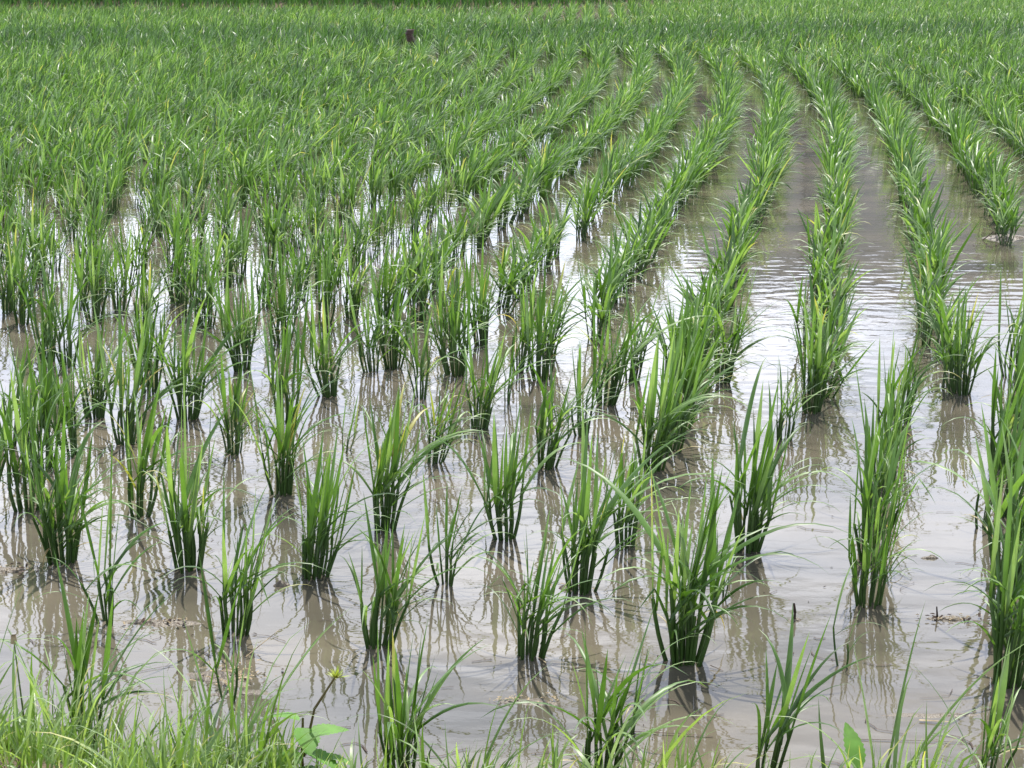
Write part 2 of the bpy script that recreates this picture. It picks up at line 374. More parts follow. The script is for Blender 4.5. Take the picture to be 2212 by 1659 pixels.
def near_plant(x, y, n, h, label, style='', spread=1.0):
    """one rice clump: every tiller a part, every leaf blade a sub-part"""
    root = tag(empty('rice_plant', (x, y, 0)), label, 'rice plant', 'rice plants scattered along the near headland')
    root.rotation_euler = (random.gauss(0, .04), random.gauss(.03, .06), 0)
    stiff = random.choice((.20, .32, .32, .45)); h = h * (1.0 if y > 2.6 else 1.06)
    if 'tight column' in label: h *= .86; spread = .85
    if 'curly' in label: stiff = 0.0
    rb = 0.0055 * math.sqrt(n)
    if n > 4: n = int(round(n * 1.4))
    for k in range(n):
        a = k * 2.39996 + random.uniform(-.4, .4); rr = rb * math.sqrt((k + .5) / n)
        si = (0 if rr < rb * .45 else (1 if rr < rb * .8 else 2)) * 3 + random.randrange(3)
        if random.random() < .3 and si >= 3: si -= 3
        me, top = STEM[si]
        t = link('tiller', me, root); t.location = (rr * math.cos(a), rr * math.sin(a), 0)
        s = h / 0.205 * random.uniform(.80, 1.15)
        t.rotation_euler = (0, 0, a); t.scale = (s, s, s)
        last = (t, a)
        nl = random.choice((2, 3, 3)) if style != 'thin' else random.choice((2, 3))
        for j in range(nl):
            f = (1.0, .80, random.uniform(.3, .6), .95)[j]
            kind = pick_kind(style, stiff)
            if j == 0 and random.random() < .6: kind = 'erect'
            if j == 2 and random.random() < .45: kind = 'thin'
            if j == 1 and n > 6 and random.random() < .12: kind = 'sweep'
            if j >= 1 and random.random() < .22: kind = 'arc'
            lf = link('leaf', random.choice(LEAF[kind]), t)
            lf.location = (top[0] * f, top[1] * f, top[2] * f)
            out = 0 if j == 0 else (math.pi * (j % 2) * .8)
            world_az = windy(a + out + random.uniform(-1.1, 1.1), 1.6 if kind in ('sweep', 'arc') else .6)
            sc = random.uniform(.66, 1.06) * (1.0 if y > 2.6 else .97) * (1.0 if j < 3 else .8) * (0.9 + 0.2 * spread - 0.1)
            lf.rotation_euler = (0, 0, world_az - a)
            if j == 2 and random.random() < .10: lf.data = random.choice(LEAF['dead'])
            lf.scale = (sc * spread, sc * (1.0 if style != 'broad' else 1.25), sc)
    def extra(data, az, z, sc=1.0):
        o = link('leaf', data, last[0]); o.location = (0, 0, z); o.rotation_euler = (0, 0, R(az) - last[1]); o.scale = (sc, sc, sc)
    if 'yellow' in label or 'dots' in label:
        for q_ in range(3): extra(random.choice(LEAF['yellow']), random.uniform(0, 360), random.uniform(.03, .09))
    if 'bowing left' in label:
        for az, sc in ((176, 1.0), (190, .92), (165, .8)): extra(LEAF['bow'][0], az, .055, sc)
    if 'blade arching right' in label:
        extra(LEAF['bow'][1], 2, .075, 1.05); extra(LEAF['bow'][1], -14, .07, .85)
    if 'slanting blade' in label: extra(LEAF['sweep'][0], 12, .07, 1.05)
    if 'bent dark blade' in label: extra(LEAF['kink'][0], -20, .05, 1.1)
    if 'swept to the right' in label:
        for q_ in range(3): extra(LEAF['sweep'][q_], random.uniform(-25, 25), .05, .75)
    return root

# measured places of the single clumps on the headland: x, y (m from the camera's foot), tillers, height, style, label
NEAR = [
(-0.551, 2.215, 6, .20, 'broad', 'broad-leaved rice clump growing out of the grass in the near left corner'),
(-0.384, 2.345, 2, .165, 'broad', 'lone pair of upright rice shoots beside the straw-littered mud mound'),
(-0.138, 2.110, 8, .19, 'broad', 'rice clump just right of the serrated weed, wide blades fanning like fingers'),
(0.111, 2.100, 8, .20, 'broad', 'tall rice clump rising from the bank edge left of the broad patch of water'),
(0.152, 2.240, 4, .150, 'thin', 'small thin rice clump tucked close behind the tall one at the bank edge'),
(0.312, 2.100, 6, .18, 'broad', 'rice clump with one wide curved blade at the near edge, below the bare twig'),
(0.575, 2.075, 6, .17, 'broad', 'rice clump in the near right corner, hardly showing over the bank grass'),
(-0.615, 2.647, 5, .225, 'thin', 'wispy rice clump of a few dark stems beside the grey mud strip'),
(-0.412, 2.602, 11, .22, '', 'rice clump standing on the right end of the grey mud strip'),
(-0.194, 2.552, 10, .225, '', 'fan-shaped rice clump in the front line, third clear one from the left'),
(0.026, 2.510, 11, .205, '', 'rice clump right behind the round mud swirl, its blades bowing left'),
(0.245, 2.489, 15, .275, '', 'largest rice clump of the front line, with a long blade arching right'),
(0.470, 2.466, 2, .14, 'thin', 'tiny two-stemmed rice seedling right of the upright dark twig'),
(0.692, 2.412, 15, .25, '', 'big leafy rice clump in the front line at the right edge'),
(-0.749, 2.932, 15, .25, '', 'thick rice clump at the left edge, second line, with a dense dark foot'),
(-0.534, 2.897, 12, .26, '', 'tall narrow rice clump behind the mud strip, second line'),
(-0.321, 2.858, 13, .225, '', 'spreading rice clump with pale folded blades, second line, left of a small one'),
(-0.105, 2.820, 5, .19, 'thin', 'small pale rice clump in open water between two full clumps of the second line'),
(0.110, 2.785, 11, .265, '', 'tall rice clump behind the bowing one, a dark lump of mud at its foot'),
(0.330, 2.766, 3, .14, 'thin', 'short scrap of rice half hidden behind the largest front clump'),
(0.554, 2.724, 10, .22, '', 'near end clump of the tight column of rice beside the two-stemmed seedling'),
(0.720, 2.570, 6, .28, 'thin', 'slender tall rice clump just behind the big leafy one at the right edge'),
(-0.880, 3.220, 10, .25, '', 'rice clump at the left edge, third line, its stems spread to the left'),
(-0.668, 3.184, 6, .23, '', 'light green rice clump with a yellowing sheath, third line, near the left'),
(-0.430, 3.325, 10, .235, '', 'bushy rice clump behind the spreading one, with yellow dots on it'),
(-0.225, 3.108, 12, .27, '', 'tall full rice clump with yellow-green middle blades, left of centre'),
(-0.015, 3.056, 9, .235, 'broad', 'rice clump with three upright broad blades, in the centre, third line'),
(0.193, 3.013, 8, .215, '', 'rice clump with straw across its foot, third line, right of centre'),
(0.398, 2.993, 12, .26, '', 'round full rice clump alone in pale water, third line'),
(0.598, 2.928, 9, .25, '', 'second clump from the near end of the tight column of rice on the right'),
(0.647, 3.143, 9, .25, '', 'third clump from the near end of the tight column of rice on the right'),
(0.705, 3.374, 9, .25, '', 'fourth clump from the near end of the tight column of rice on the right'),
(0.773, 3.621, 9, .25, '', 'fifth clump from the near end of the tight column of rice on the right'),
(0.846, 3.885, 8, .25, '', 'farthest clump of the tight column of rice on the right'),
(0.827, 3.108, 4, .20, 'thin', 'thin rice clump left of the thick column at the right edge'),
(0.800, 2.825, 9, .27, 'broad', 'broad-bladed rice clump at the right edge, third from the near corner'),
(0.886, 3.170, 9, .26, '', 'rice clump at the right edge, fourth from the near corner'),
(0.959, 3.502, 8, .25, '', 'rice clump at the right edge, fifth from the near corner'),
(1.087, 3.865, 6, .24, '', 'rice clump at the right edge, sixth from the near corner'),
(1.036, 3.535, 8, .25, '', 'rice clump half cut by the right edge, beside the fifth one'),
(0.811, 2.677, 9, .25, '', 'rice clump half cut by the right edge, beside the big leafy one'),
(-0.563, 3.604, 8, .20, '', 'yellowish rice clump with pale tips, fourth line, standing alone on the left'),
(-0.705, 3.885, 12, .25, '', 'dark full rice clump behind the tall narrow one, fifth line'),
(-0.832, 4.141, 12, .24, '', 'stout rice clump with a sharply bent dark blade, far left part'),
(-0.903, 3.893, 9, .24, '', 'rice clump between two fuller ones near the left edge, fifth line'),
(-0.789, 3.675, 9, .25, '', 'rice clump directly behind the light green one with the yellowing sheath'),
(-0.920, 3.502, 10, .25, '', 'rice clump in the dense knot at the left edge, nearer half'),
(-1.029, 3.675, 8, .24, '', 'rice clump cut by the left edge, behind the dense knot'),
(-0.889, 3.587, 8, .25, '', 'rice clump on the right side of the dense knot at the left edge'),
(-0.953, 3.198, 9, .24, '', 'rice clump mostly outside the left edge, its blades reaching in'),
(-0.491, 3.853, 8, .25, '', 'rice clump with reddish foot, fifth line, left of centre'),
(-0.417, 4.092, 9, .24, '', 'rice clump standing free on a bright patch of water, left of centre'),
(-0.337, 3.618, 4, .12, 'thin', 'short dark tuft of rice behind the tall full clump'),
(-0.152, 3.535, 7, .175, '', 'low rice clump with yellow blades, left of centre, fourth line'),
(-0.068, 3.802, 8, .22, '', 'slim rice clump under a very long slanting blade, centre'),
(0.067, 3.502, 10, .225, 'kinky', 'curly-bladed rice clump in the centre, fourth line'),
(0.146, 3.749, 6, .21, 'thin', 'thin rice clump behind the curly-bladed one'),
(-0.012, 4.031, 4, .19, 'thin', 'sparse grassy rice clump, centre, fifth line'),
(-0.209, 4.074, 5, .22, '', 'narrow rice clump with brown foot, left of centre, fifth line'),
(-0.136, 4.306, 13, .25, '', 'thick rice clump with dark foot, centre, sixth line'),
(0.023, 4.355, 8, .23, '', 'rice clump beside the near end of the second slanting row, left one'),
(0.211, 4.018, 10, .25, '', "stout rice clump standing just left of the row's near end, nearer one"),
(0.284, 4.243, 8, .24, '', "rice clump standing just left of the row's near end, farther one"),
(0.275, 3.482, 13, .24, '', 'nearest clump of the first row left of the most vertical row, thick and wide'),
(0.320, 3.621, 11, .25, '', 'second clump up the first row left of the most vertical row'),
(0.358, 3.806, 11, .25, '', 'third clump up the first row left of the most vertical row'),
(0.386, 4.009, 10, .25, '', 'fourth clump up the first row left of the most vertical row'),
(0.412, 4.210, 10, .25, '', 'fifth clump up the first row left of the most vertical row'),
(0.497, 4.229, 9, .22, '', 'rice clump alone in the channel, blades swept to the right'),
(0.566, 3.712, 7, .175, 'thin', 'thin dark rice tuft with two tall spikes, alone in the open channel'),
(0.657, 3.946, 12, .24, '', 'nearest clump of the most vertical row'),
(1.027, 4.119, 14, .245, '', 'stout nearest clump of the row right of the most vertical one'),
(1.186, 4.282, 8, .23, '', 'rice clump at the right edge, level with the stout row end'),
(1.307, 4.564, 8, .24, '', 'rice clump cut by the right edge, behind the level one'),
(-0.290, 4.381, 10, .25, '', 'rice clump left of the thick one with dark foot, sixth line'),
(-0.337, 4.336, 7, .22, '', 'slim rice clump between two thicker ones, left of centre, sixth line'),
(-0.653, 4.360, 12, .25, '', 'leafy rice clump with crossing blades, sixth line, on the left'),
(-1.408, 5.084, 8, .24, '', 'rice clump cut by the left edge, seventh line'),
(-1.326, 4.916, 9, .24, '', 'rice clump beside the seventh-line one at the left edge, with a yellow foot'),
(-1.144, 4.452, 8, .25, '', 'rice clump near the left edge, sixth line, left one of two'),
(-1.085, 4.406, 8, .25, '', 'rice clump near the left edge, sixth line, right one of two'),
(-1.135, 4.941, 8, .24, '', 'rice clump with brown stalk foot, seventh line, near the left'),
(-1.099, 5.098, 8, .24, '', 'rice clump beside bright water, seventh line, near the left'),
(-0.976, 4.817, 8, .24, '', 'rice clump with crossing stems, seventh line, on the left'),
(-0.820, 4.872, 9, .24, '', 'full rice clump, seventh line, between two strips of bright water'),
(-0.957, 5.215, 7, .24, '', 'slim rice clump just behind the seventh line, on the left'),
(-0.590, 4.670, 9, .25, '', 'upright rice clump, seventh line, left of centre'),
(-0.702, 5.159, 8, .24, '', 'rice clump with a reddish foot, seventh line, left of centre'),
(-0.509, 4.916, 8, .24, '', 'rice clump in a tangle of pale blades, seventh line, left of centre'),
(-0.442, 5.005, 8, .24, '', 'dark-footed rice clump beside a small bright gap, seventh line'),
(-0.350, 4.979, 8, .24, '', 'rice clump right of the dark-footed one, seventh line'),
(-0.255, 4.979, 8, .24, '', 'rice clump with long leaning blades, seventh line, near the centre'),
(-0.293, 5.412, 8, .23, '', 'rice clump behind the seventh line, near the centre'),
(-0.160, 4.793, 9, .24, '', 'rice clump with yellow lower blades, seventh line, centre'),
(-0.078, 4.647, 9, .24, '', 'rice clump left of the second slanting row, centre'),
(0.067, 4.258, 10, .24, '', 'nearest clump of the second row left of the most vertical row'),
(0.086, 4.537, 10, .24, '', 'second clump up the second row left of the most vertical row'),
]
for (x, y, n, h, style, label) in NEAR:
    near_plant(x, y, n, h, label, style, 1.15 if style == 'broad' else 1.0)

# ------------------------------------------------------------------ rice: drilled rows
ROWY = np.array([2.0, 4.2, 5.6, 6.5, 7.7, 8.95, 10.8, 14.1, 17.5, 22.0, 40.0])
ROWX = np.array([0.30, .71, .965, 1.126, 1.353, 1.573, 1.857, 2.205, 2.30, 2.32, 2.3])
yy = np.linspace(2, 40, 400); xx = np.interp(yy, ROWY, ROWX)
for _ in range(6): xx = np.convolve(np.pad(xx, 4, 'edge'), np.ones(9) / 9, 'valid')
def row_x(k, y): return np.interp(y, yy, xx) + 0.30 * k

START = {-2: 4.75, -1: 4.25, 0: 4.08, 1: 4.22, 2: 6.25}
def row_start(k):
    if k in START: return START[k]
    if k >= 3: return 6.4 + 0.25 * (k - 3)
    return 5.05 + 0.05 * (k % 3)
FIRST = {-2: 3, -1: 6, 0: 2, 1: 2}
ORD = ('zeroth first second third fourth fifth sixth seventh eighth ninth tenth eleventh twelfth thirteenth fourteenth fifteenth '
       'sixteenth seventeenth eighteenth nineteenth twentieth').split() + ['twenty-' + o for o in 'first second third fourth fifth sixth seventh eighth ninth'.split()] + ['thirtieth'] + ['thirty-' + o for o in 'first second third fourth fifth sixth seventh eighth ninth'.split()]
HEAD_Y = 16.3       # beyond this the rows of the far headland run across
clumps = []         # x, y, row, index in row, size
for k in range(-48, 40):
    y = row_start(k); idx = FIRST.get(k, 1)
    end = HEAD_Y + 0.12 * math.sin(k * .7)
    while y < end:
        loose = k <= -6 and y < 7.5
        x = float(row_x(k, y)) + RS.normal(0, .034 if loose else .014) + .012 * math.sin(y * 3.1 + k * 2)
        miss = .05 if k <= -6 and y < 7.5 else (.03 if y < 12 else .05)
        if RS.rand() > miss and abs(x) < 0.29 * y + 1.3:
            clumps.append((x, y + RS.normal(0, .022), k, idx, 0.78 + .32 * RS.rand()))
            idx += 1
        y += 0.148 if not loose else .108 + .04 * RS.rand()
far = []
y = HEAD_Y + .22
while y < 36:
    w = 0.31 * y + 1.5; st = .165 if y < 21.3 else .215; x = -math.ceil(w / st) * st + (0 if y > 21.3 else RS.rand() * .1) + .04 * y
    while x < w:
        yy_ = y + 0.05 * math.sin(x * 1.1) + RS.normal(0, .02)
        gap = (x + .97) ** 2 / .016 + (yy_ - 18.0) ** 2 / 1.4 < 1 
        if yy_ < far_edge(x) - .15 and RS.rand() > .04 and not gap:
            far.append((x, yy_))
        x += st + RS.normal(0, .0015 if y > 21.3 else .010)
    y += .30

inview = [c for c in clumps if abs(c[0]) < 0.285 * c[1] + .08]
inview.sort(key=lambda c: c[1])
NIND = 300 - len(NEAR)
solo = inview[:NIND]; solo_set = set(id(c) for c in solo)
mass = [c for c in clumps if id(c) not in solo_set]

def tiller_mesh(i):
    """a whole tiller, stem and blades in one mesh, for the clumps of the rows"""
    lean = random.uniform(0, .42); L = random.uniform(.055, .085)
    top = np.array([L * math.sin(lean), 0, L * math.cos(lean)])
    parts = [tube((0, 0, -.01), top, .0033, .0022, ns=4, nseg=2, rnd=random.random(), t0=0, t1=.12)]
    nb = random.choice((3, 3, 4))
    P = np.array([top * f for f in (1.0, .85, .65, .95)[:nb]])
    az = np.array([random.uniform(-1.2, 1.2), math.pi + random.uniform(-1.4, 1.4), random.uniform(-1.2, 1.2), random.uniform(0, 6.28)])[:nb]
    el = R(1) * np.array([random.uniform(58, 84), random.uniform(44, 70), random.uniform(28, 56), random.uniform(40, 70)])[:nb]
    fx = np.array([random.uniform(.2, 1.3), random.uniform(.8, 2.0), random.uniform(1.0, 2.4), random.uniform(.7, 2.2)])[:nb]
    ln = np.array([random.uniform(.11, .17), random.uniform(.12, .17), random.uniform(.09, .14), random.uniform(.10, .16)])[:nb]
    wd = np.array([random.uniform(.009, .013), random.uniform(.0085, .012), random.uniform(.005, .008), random.uniform(.007, .011)])[:nb]
    parts.append(blades(P, az, el, fx, ln, wd, np.array([random.uniform(-.9, .9) for _ in range(nb)]), nseg=7, fold=.25, wind=.0))
    v, q, t, a = join(parts)
    return mesh_np('rice_tiller_with_blades', v, q, t, M_RICE, a)
TILL = [tiller_mesh(i) for i in range(28)]

def row_words(k):
    if k == 0: return 'the most vertical row'
    return 'the %s row %s of the most vertical row' % (ORD[abs(k)], 'right' if k > 0 else 'left')
for (x, y, k, idx, s) in solo:
    nt = random.choice((7, 8, 9)) if k > -5 else random.choice((7, 8, 9, 10))
    label = '%s rice clump up %s' % (ORD[idx], row_words(k))
    root = tag(empty('rice_plant', (x, y, 0)), label, 'rice plant', 'rice plants standing in the long rows')
    rb = .018 if k > -5 else .016
    root.rotation_euler = (random.gauss(0, .05), random.gauss(.03, .05), 0)
    for j in range(nt):
        a = j * 2.39996 + random.uniform(-.5, .5); rr = rb * math.sqrt((j + .5) / nt)
        t = link('tiller', random.choice(TILL), root); t.location = (rr * math.cos(a), rr * math.sin(a), 0)
        wa = windy(a, 1.0 if k > -5 else .5)
        sc = s * random.uniform(.78, 1.12) * (1.0 if k > -5 else 1.08)
        t.rotation_euler = (0, 0, wa); t.scale = (sc * (1.0 if k > -5 else .72), sc * (1.0 if k > -5 else .68), sc * (.97 if k > -5 else 1.06))

def mass_rice(name, pts, nb, nseg, size, width, label, varf, rowlean=0.0):
    P, az, el, fx, ln, wd, rn, va = [], [], [], [], [], [], [], []
    n = len(pts); X = np.array([p[0] for p in pts]); Y = np.array([p[1] for p in pts])
    S = size * (0.80 + .38 * RS.rand(n)); V0 = varf(X, Y)
    N = n * nb
    Xr = np.repeat(X, nb); Yr = np.repeat(Y, nb); Sr = np.repeat(S, nb); Vr = np.clip(np.repeat(V0 + RS.normal(0, .08, n), nb), 0, 1)
    a = RS.rand(N) * 2 * np.pi; rr = .022 * np.sqrt(RS.rand(N))
    low = RS.rand(N)
    z = np.where(low < .35, 0.0, .03 + .05 * RS.rand(N)) * Sr
    P = np.stack([Xr + rr * np.cos(a), Yr + rr * np.sin(a), z], 1)
    azw = np.arctan2(np.sin(a), np.cos(a) + .9 * RS.rand(N))
    el = np.radians(np.where(low < .35, 66 + 20 * RS.rand(N), 32 + 46 * RS.rand(N)))
    fx = np.where(RS.rand(N) < .4, .1 + .6 * RS.rand(N), .8 + 1.7 * RS.rand(N))
    ln = np.where(low < .35, .20, .16) * (.8 + .4 * RS.rand(N)) * Sr
    wd = width * (.6 + .7 * RS.rand(N))
    v, q, t, at = blades(P, azw, el, fx, ln, wd, RS.uniform(-1, 1, N), nseg=nseg, fold=0, rnd=RS.rand(N) * .93, var=Vr, wind=.9)
    if nseg < 7: pass
    o = link(name, mesh_np(name, v, q, t, M_FIELD, at))
    tag(o, label, 'rice crop', None, 'stuff'); return o

zero = lambda X, Y: X * 0
m1_ = [c for c in mass if c[1] < 11]; m2_ = [c for c in mass if c[1] >= 11]
patchy = lambda X, Y: np.clip(.18 + .35 * np.sin(X * 1.9 + 1) * np.sin(Y * .9 + X * .4) + .15 * np.sin(X * 5 + Y * 3), 0, .7)
mass_rice('rice_crop', m1_, 30, 5, 1.02, .0100, 'dense green rice standing in rows in the middle of the paddy', zero)
mass_rice('rice_crop', m2_, 26, 4, 1.0, .0115, 'farther rice rows closing into one green cover', patchy)
def band(X, Y):
    d = np.clip(1 - np.abs(Y - (18.9 + .16 * X)) / 2.6, 0, 1)  # tint is strongest in a strip across the far headland
    p = np.where((Y > 23) , .0, 0)
    return np.clip(d * 2.0, 0, 1.0) + p + .3 * (Y > 23.4) * (X < 0)
mass_rice('rice_crop', far, 22, 3, 1.05, .0125, 'rice of the far headland, in rows running across', band)

# dark grassy strip along the far bank
N = 48000
X = RS.uniform(-12, 14, N); D = RS.rand(N) ** .7 * 2.4; Y = far_edge(X) + .1 + D
v, q, t, at = blades(np.stack([X, Y, .10 + .1 * np.clip(D, 0, 1)], 1), RS.rand(N) * 6.28, np.radians(55 + 35 * RS.rand(N)), .3 + RS.rand(N), .16 + .22 * RS.rand(N), .012 + .01 * RS.rand(N), RS.uniform(-1, 1, N), nseg=3, fold=0)
tag(link('far_bank_grass', mesh_np('far_bank_grass', v, q, t, M_DARKBANK, at)), 'dark grass along the far edge of the paddy', 'grass', None, 'stuff')

# ------------------------------------------------------------------ mud, straw, twigs in the water
def mound(x, y, rx, ry, hgt, label, n=46, seed=0, cat='mud'):
    rs = np.random.RandomState(seed); ph = rs.rand(8) * 6.28; V = []; Q = []; T = []
    rings = 9
    for i in range(rings + 1):
        r = i / rings
        for j in range(n):
            a = 2 * math.pi * j / n
            e = 1 + .22 * math.sin(2 * a + ph[0]) + .15 * math.sin(3 * a + ph[1]) + .10 * math.sin(5 * a + ph[2]) + .06 * math.sin(9 * a + ph[3])
            px, py = rx * r * e * math.cos(a), ry * r * e * math.sin(a)
            z = hgt * (1 - r ** 1.6) - .006 * r ** 2 + .30 * hgt * (math.sin(px * 160 + ph[4]) * math.cos(py * 190 + ph[5]) + .6 * math.sin(px * 370 + py * 290 + ph[6])) * (1 - r)
            V.append((px, py, z))
    for i in range(rings):
        for j in range(n):
            k = (j + 1) % n; Q.append((i * n + j, (i + 1) * n + j, (i + 1) * n + k, i * n + k))
    o = link('mud_mound', mesh_np('mud_mound', np.array(V), np.array(Q), np.zeros((0, 3), int), M_MUD))
    o.location = (x, y, 0); return tag(o, label, cat, 'mud showing above the water')
mound(-.405, 2.43, .055, .045, .007, 'tan mud mound strewn with pale straw, behind the near left grass', seed=1)
mound(-.37, 2.375, .075, .022, .0022, 'low smear of mud in front of the straw-strewn mound', seed=9)
mound(-.53, 2.645, .085, .022, .0045, 'thin grey mud strip reaching to the foot of a front-line clump', seed=2)
mound(.022, 2.345, .085, .022, .0022, 'round mud swirl just breaking the water in front of the bowing clump', seed=3)
mound(.43, 2.657, .018, .010, .004, 'crumb of mud round the foot of the upright twig', seed=4)
mound(.665, 2.662, .040, .014, .005, 'muddy knob with a small stub, left of the big leafy clump', seed=5)
mound(-.83, 2.885, .05, .018, .006, 'brown heap of mud and rotten stalks at the left edge', seed=6)
mound(-.368, 2.813, .016, .010, .008, 'small dark lump of mud between two second-line clumps', seed=7)
mound(1.72, 6.42, .10, .05, .012, 'dark broken mud clods at the foot of the far right row', seed=8)
mound(.085, 2.80, .018, .012, .006, 'little mud lump against the foot of a tall second-line clump', seed=10)
mound(.56, 2.30, .12, .02, .0016, 'faint pinkish mud flat in the near right water', seed=11)
mound(.70, 2.95, .02, .012, .005, 'pebble-sized mud lump left of the slender clump at the right', seed=12)

def stick(x, y, pts, r, label, m=M_TWIG, name='twig', cat='twig'):
    parts = []
    for (a, b) in zip(pts[:-1], pts[1:]):
        parts.append(tube(a, b, r * (1.0 if a is pts[0] else .8), r * .55, ns=6, nseg=3, flat=1))
    v, q, t, at = join(parts)
    o = link(name, mesh_np(name, v, q, t, m, at)); o.location = (x, y, 0)
    return tag(o, label, cat, 'twigs and straws in the water')
stick(-.945, 17.5, [(0, 0, -.02), (.012, 0, .12), (-.012, 0, .19), (.0, 0, .225), (.01, 0, .235)], .055, 'small dark stump standing among the farthest rice, left of centre', M_TWIG, 'stump', 'stump')
stick(.429, 2.657, [(0, 0, -.01), (.001, 0, .012), (-.001, 0, .027)], .0030, 'short black twig standing upright in the open water')
stick(.215, 2.235, [(-.06, .008, .0022), (0, 0, .003), (.045, -.006, .0015)], .0018, 'dark bent stick floating beside the small thin clump')
stick(.50, 2.215, [(-.05, .005, .0015), (.03, 0, .002), (.09, -.006, .0015)], .0014, 'long thin dark stick floating in the near right water')
stick(.648, 2.662, [(0, 0, 0), (-.002, 0, .020)], .0018, 'thin stub sticking out of the muddy knob')
stick(.29, 2.46, [(-.008, .006, .004), (.008, -.006, .001)], .0016, 'small dark sliver floating in front of the largest clump')
stick(1.66, 6.36, [(-.03, 0, .002), (.01, .01, .03)], .004, 'dark stub on the clods at the far right row')
stick(-.27, 2.18, [(-.02, 0, .0), (.02, .01, .012)], .0012, 'straw-coloured stalk behind the serrated weed', M_STRAW, 'straw', 'straw')
stick(.56, 2.275, [(-.02, .004, .0025), (.018, -.003, .003)], .0022, 'pale straw lying on the faint mud flat', M_STRAW, 'straw', 'straw')
stick(.045, 2.49, [(-.006, .012, .001), (.004, -.012, .003)], .0016, 'white straw stuck in the water right of the bowing clump', M_STRAW, 'straw', 'straw')
stick(-.36, 2.52, [(-.022, -.02, .004), (.022, .02, .03)], .0013, 'pale bent straw leaning over the water by the mound', M_STRAW, 'straw', 'straw')

def litter(name, pts, n, sx, sy, m, label, zs=.004, size=.004):
    V, T = [], []; o = 0
    for (cx_, cy_) in pts:
        for i in range(n):
            x = cx_ + RS.normal(0, sx); y = cy_ + RS.normal(0, sy); a = RS.rand() * 6.28; s = size * (.4 + RS.rand())
            z = zs * RS.rand() + .0012
            d = np.array([math.cos(a), math.sin(a), RS.uniform(-.2, .4)]) * s; e = np.array([-math.sin(a), math.cos(a), .1]) * s * .35
            c = np.array([x, y, z]); V += [c - d - e, c + d - e, c + d * .8 + e, c - d + e, c + np.array([0, 0, s * .35])]
            T += [(o, o + 1, o + 4), (o + 1, o + 2, o + 4), (o + 2, o + 3, o + 4), (o + 3, o, o + 4)]; o += 5
    tag(link(name, mesh_np(name, np.array(V), np.zeros((0, 4), int), np.array(T), m, smooth=False)), label, 'litter', None, 'stuff')
litter('straw_litter', [(-.40, 2.43)], 90, .026, .020, M_STRAW, 'pale chopped straw on the mud mound', .010, .0035)
litter('straw_litter', [(-.83, 2.885), (-.53, 2.645), (.02, 2.345), (.665, 2.66), (.085, 2.8)], 26, .03, .010, M_STRAW, 'scattered bits of straw on the other mud spots', .005, .003)
litter('dark_litter', [(-.83, 2.885), (-.38, 2.43), (1.72, 6.4), (1.62, 6.25), (.665, 2.66), (-.53, 2.64)], 16, .035, .012, M_TWIG, 'dark rotten bits on the mud', .006, .0045)
allp = [(p[0], p[1]) for p in NEAR]
litter('floating_litter', allp, 5, .05, .05, M_TWIG, 'tiny dark scraps floating among the clumps', .0008, .0022)

def strands(n):
    """thin rotten leaves and roots floating flat"""
    P, A, L = [], [], []
    parts = []
    for i in range(n):
        y = 2.15 + 2.6 * RS.rand() ** 1.3; x = RS.uniform(-.29, .29) * y; a = RS.normal(0, .5) + (math.pi if RS.rand() < .5 else 0)
        L_ = .02 + .09 * RS.rand() ** 2; m_ = 9; w = .0004 + .0007 * RS.rand(); c = np.array([x, y, .0012 + .0006 * RS.rand()]); V = []
        for j in range(m_):
            d = np.array([math.cos(a), math.sin(a), 0]); s = np.array([-d[1], d[0], 0])
            V += [c - s * w, c + s * w]; c = c + d * L_ / m_; a += RS.normal(0, .35)
        V = np.array(V); Q = np.array([(2 * j, 2 * j + 1, 2 * j + 3, 2 * j + 2) for j in range(m_ - 1)])
        parts.append((V, Q, np.zeros((0, 3), int), np.zeros((len(V), 3))))
    v, q, t, a = join(parts)
    tag(link('floating_litter', mesh_np('floating_strands', v, q, t, M_TWIG, a)), 'thin dark rotten strands floating on the water', 'litter', None, 'stuff')
strands(170)

# ------------------------------------------------------------------ weeds and grass of the near bank
def dens(x):
    return np.where(x < -.25, 1.0, np.where(x < .0, .40, np.where(x < .40, .26, .55)))
def bank_grass(n, hmin, hmax, wmin, wmax, fl, label, ymin=-.02, ymax=.45, seed=0):
    X = RS.uniform(-1.6, 1.6, n); keep = RS.rand(n) < dens(X); X = X[keep]; n = len(X)
    D = RS.rand(n) * (ymax - ymin) + ymin; Y = bank_edge(X) - D
    Z = np.interp(-D, [-.9, -.5, -.25, -.12, -.05, 0], [.24, .20, .12, .06, .022, -.012])
    clump = .6 + .4 * np.sin(X * 21 + Y * 9) * np.cos(Y * 17 - X * 5)
    H = (hmin + (hmax - hmin) * RS.rand(n) ** 1.6) * clump * np.where(X < -.25, 1.0, .85)
    v, q, t, at = blades(np.stack([X, Y, Z], 1), RS.rand(n) * 6.28, np.radians(48 + 40 * RS.rand(n)), fl[0] + (fl[1] - fl[0]) * RS.rand(n), H, wmin + (wmax - wmin) * RS.rand(n), RS.uniform(-1.2, 1.2, n), nseg=6, fold=0, rnd=RS.rand(n), wind=.5)
    tag(link('bank_grass', mesh_np('bank_grass', v, q, t, M_GRASS, at)), label, 'grass', None, 'stuff')
bank_grass(10500, .05, .15, .0018, .0038, (.3, 2.0), 'short green grass covering the near bank')
bank_grass(1900, .10, .22, .0026, .0050, (.6, 2.6), 'longer arching grass blades on the near bank', ymax=.3)
bank_grass(800, .12, .25, .0040, .0070, (.5, 2.0), 'broad grass blades on the near bank', ymax=.22)

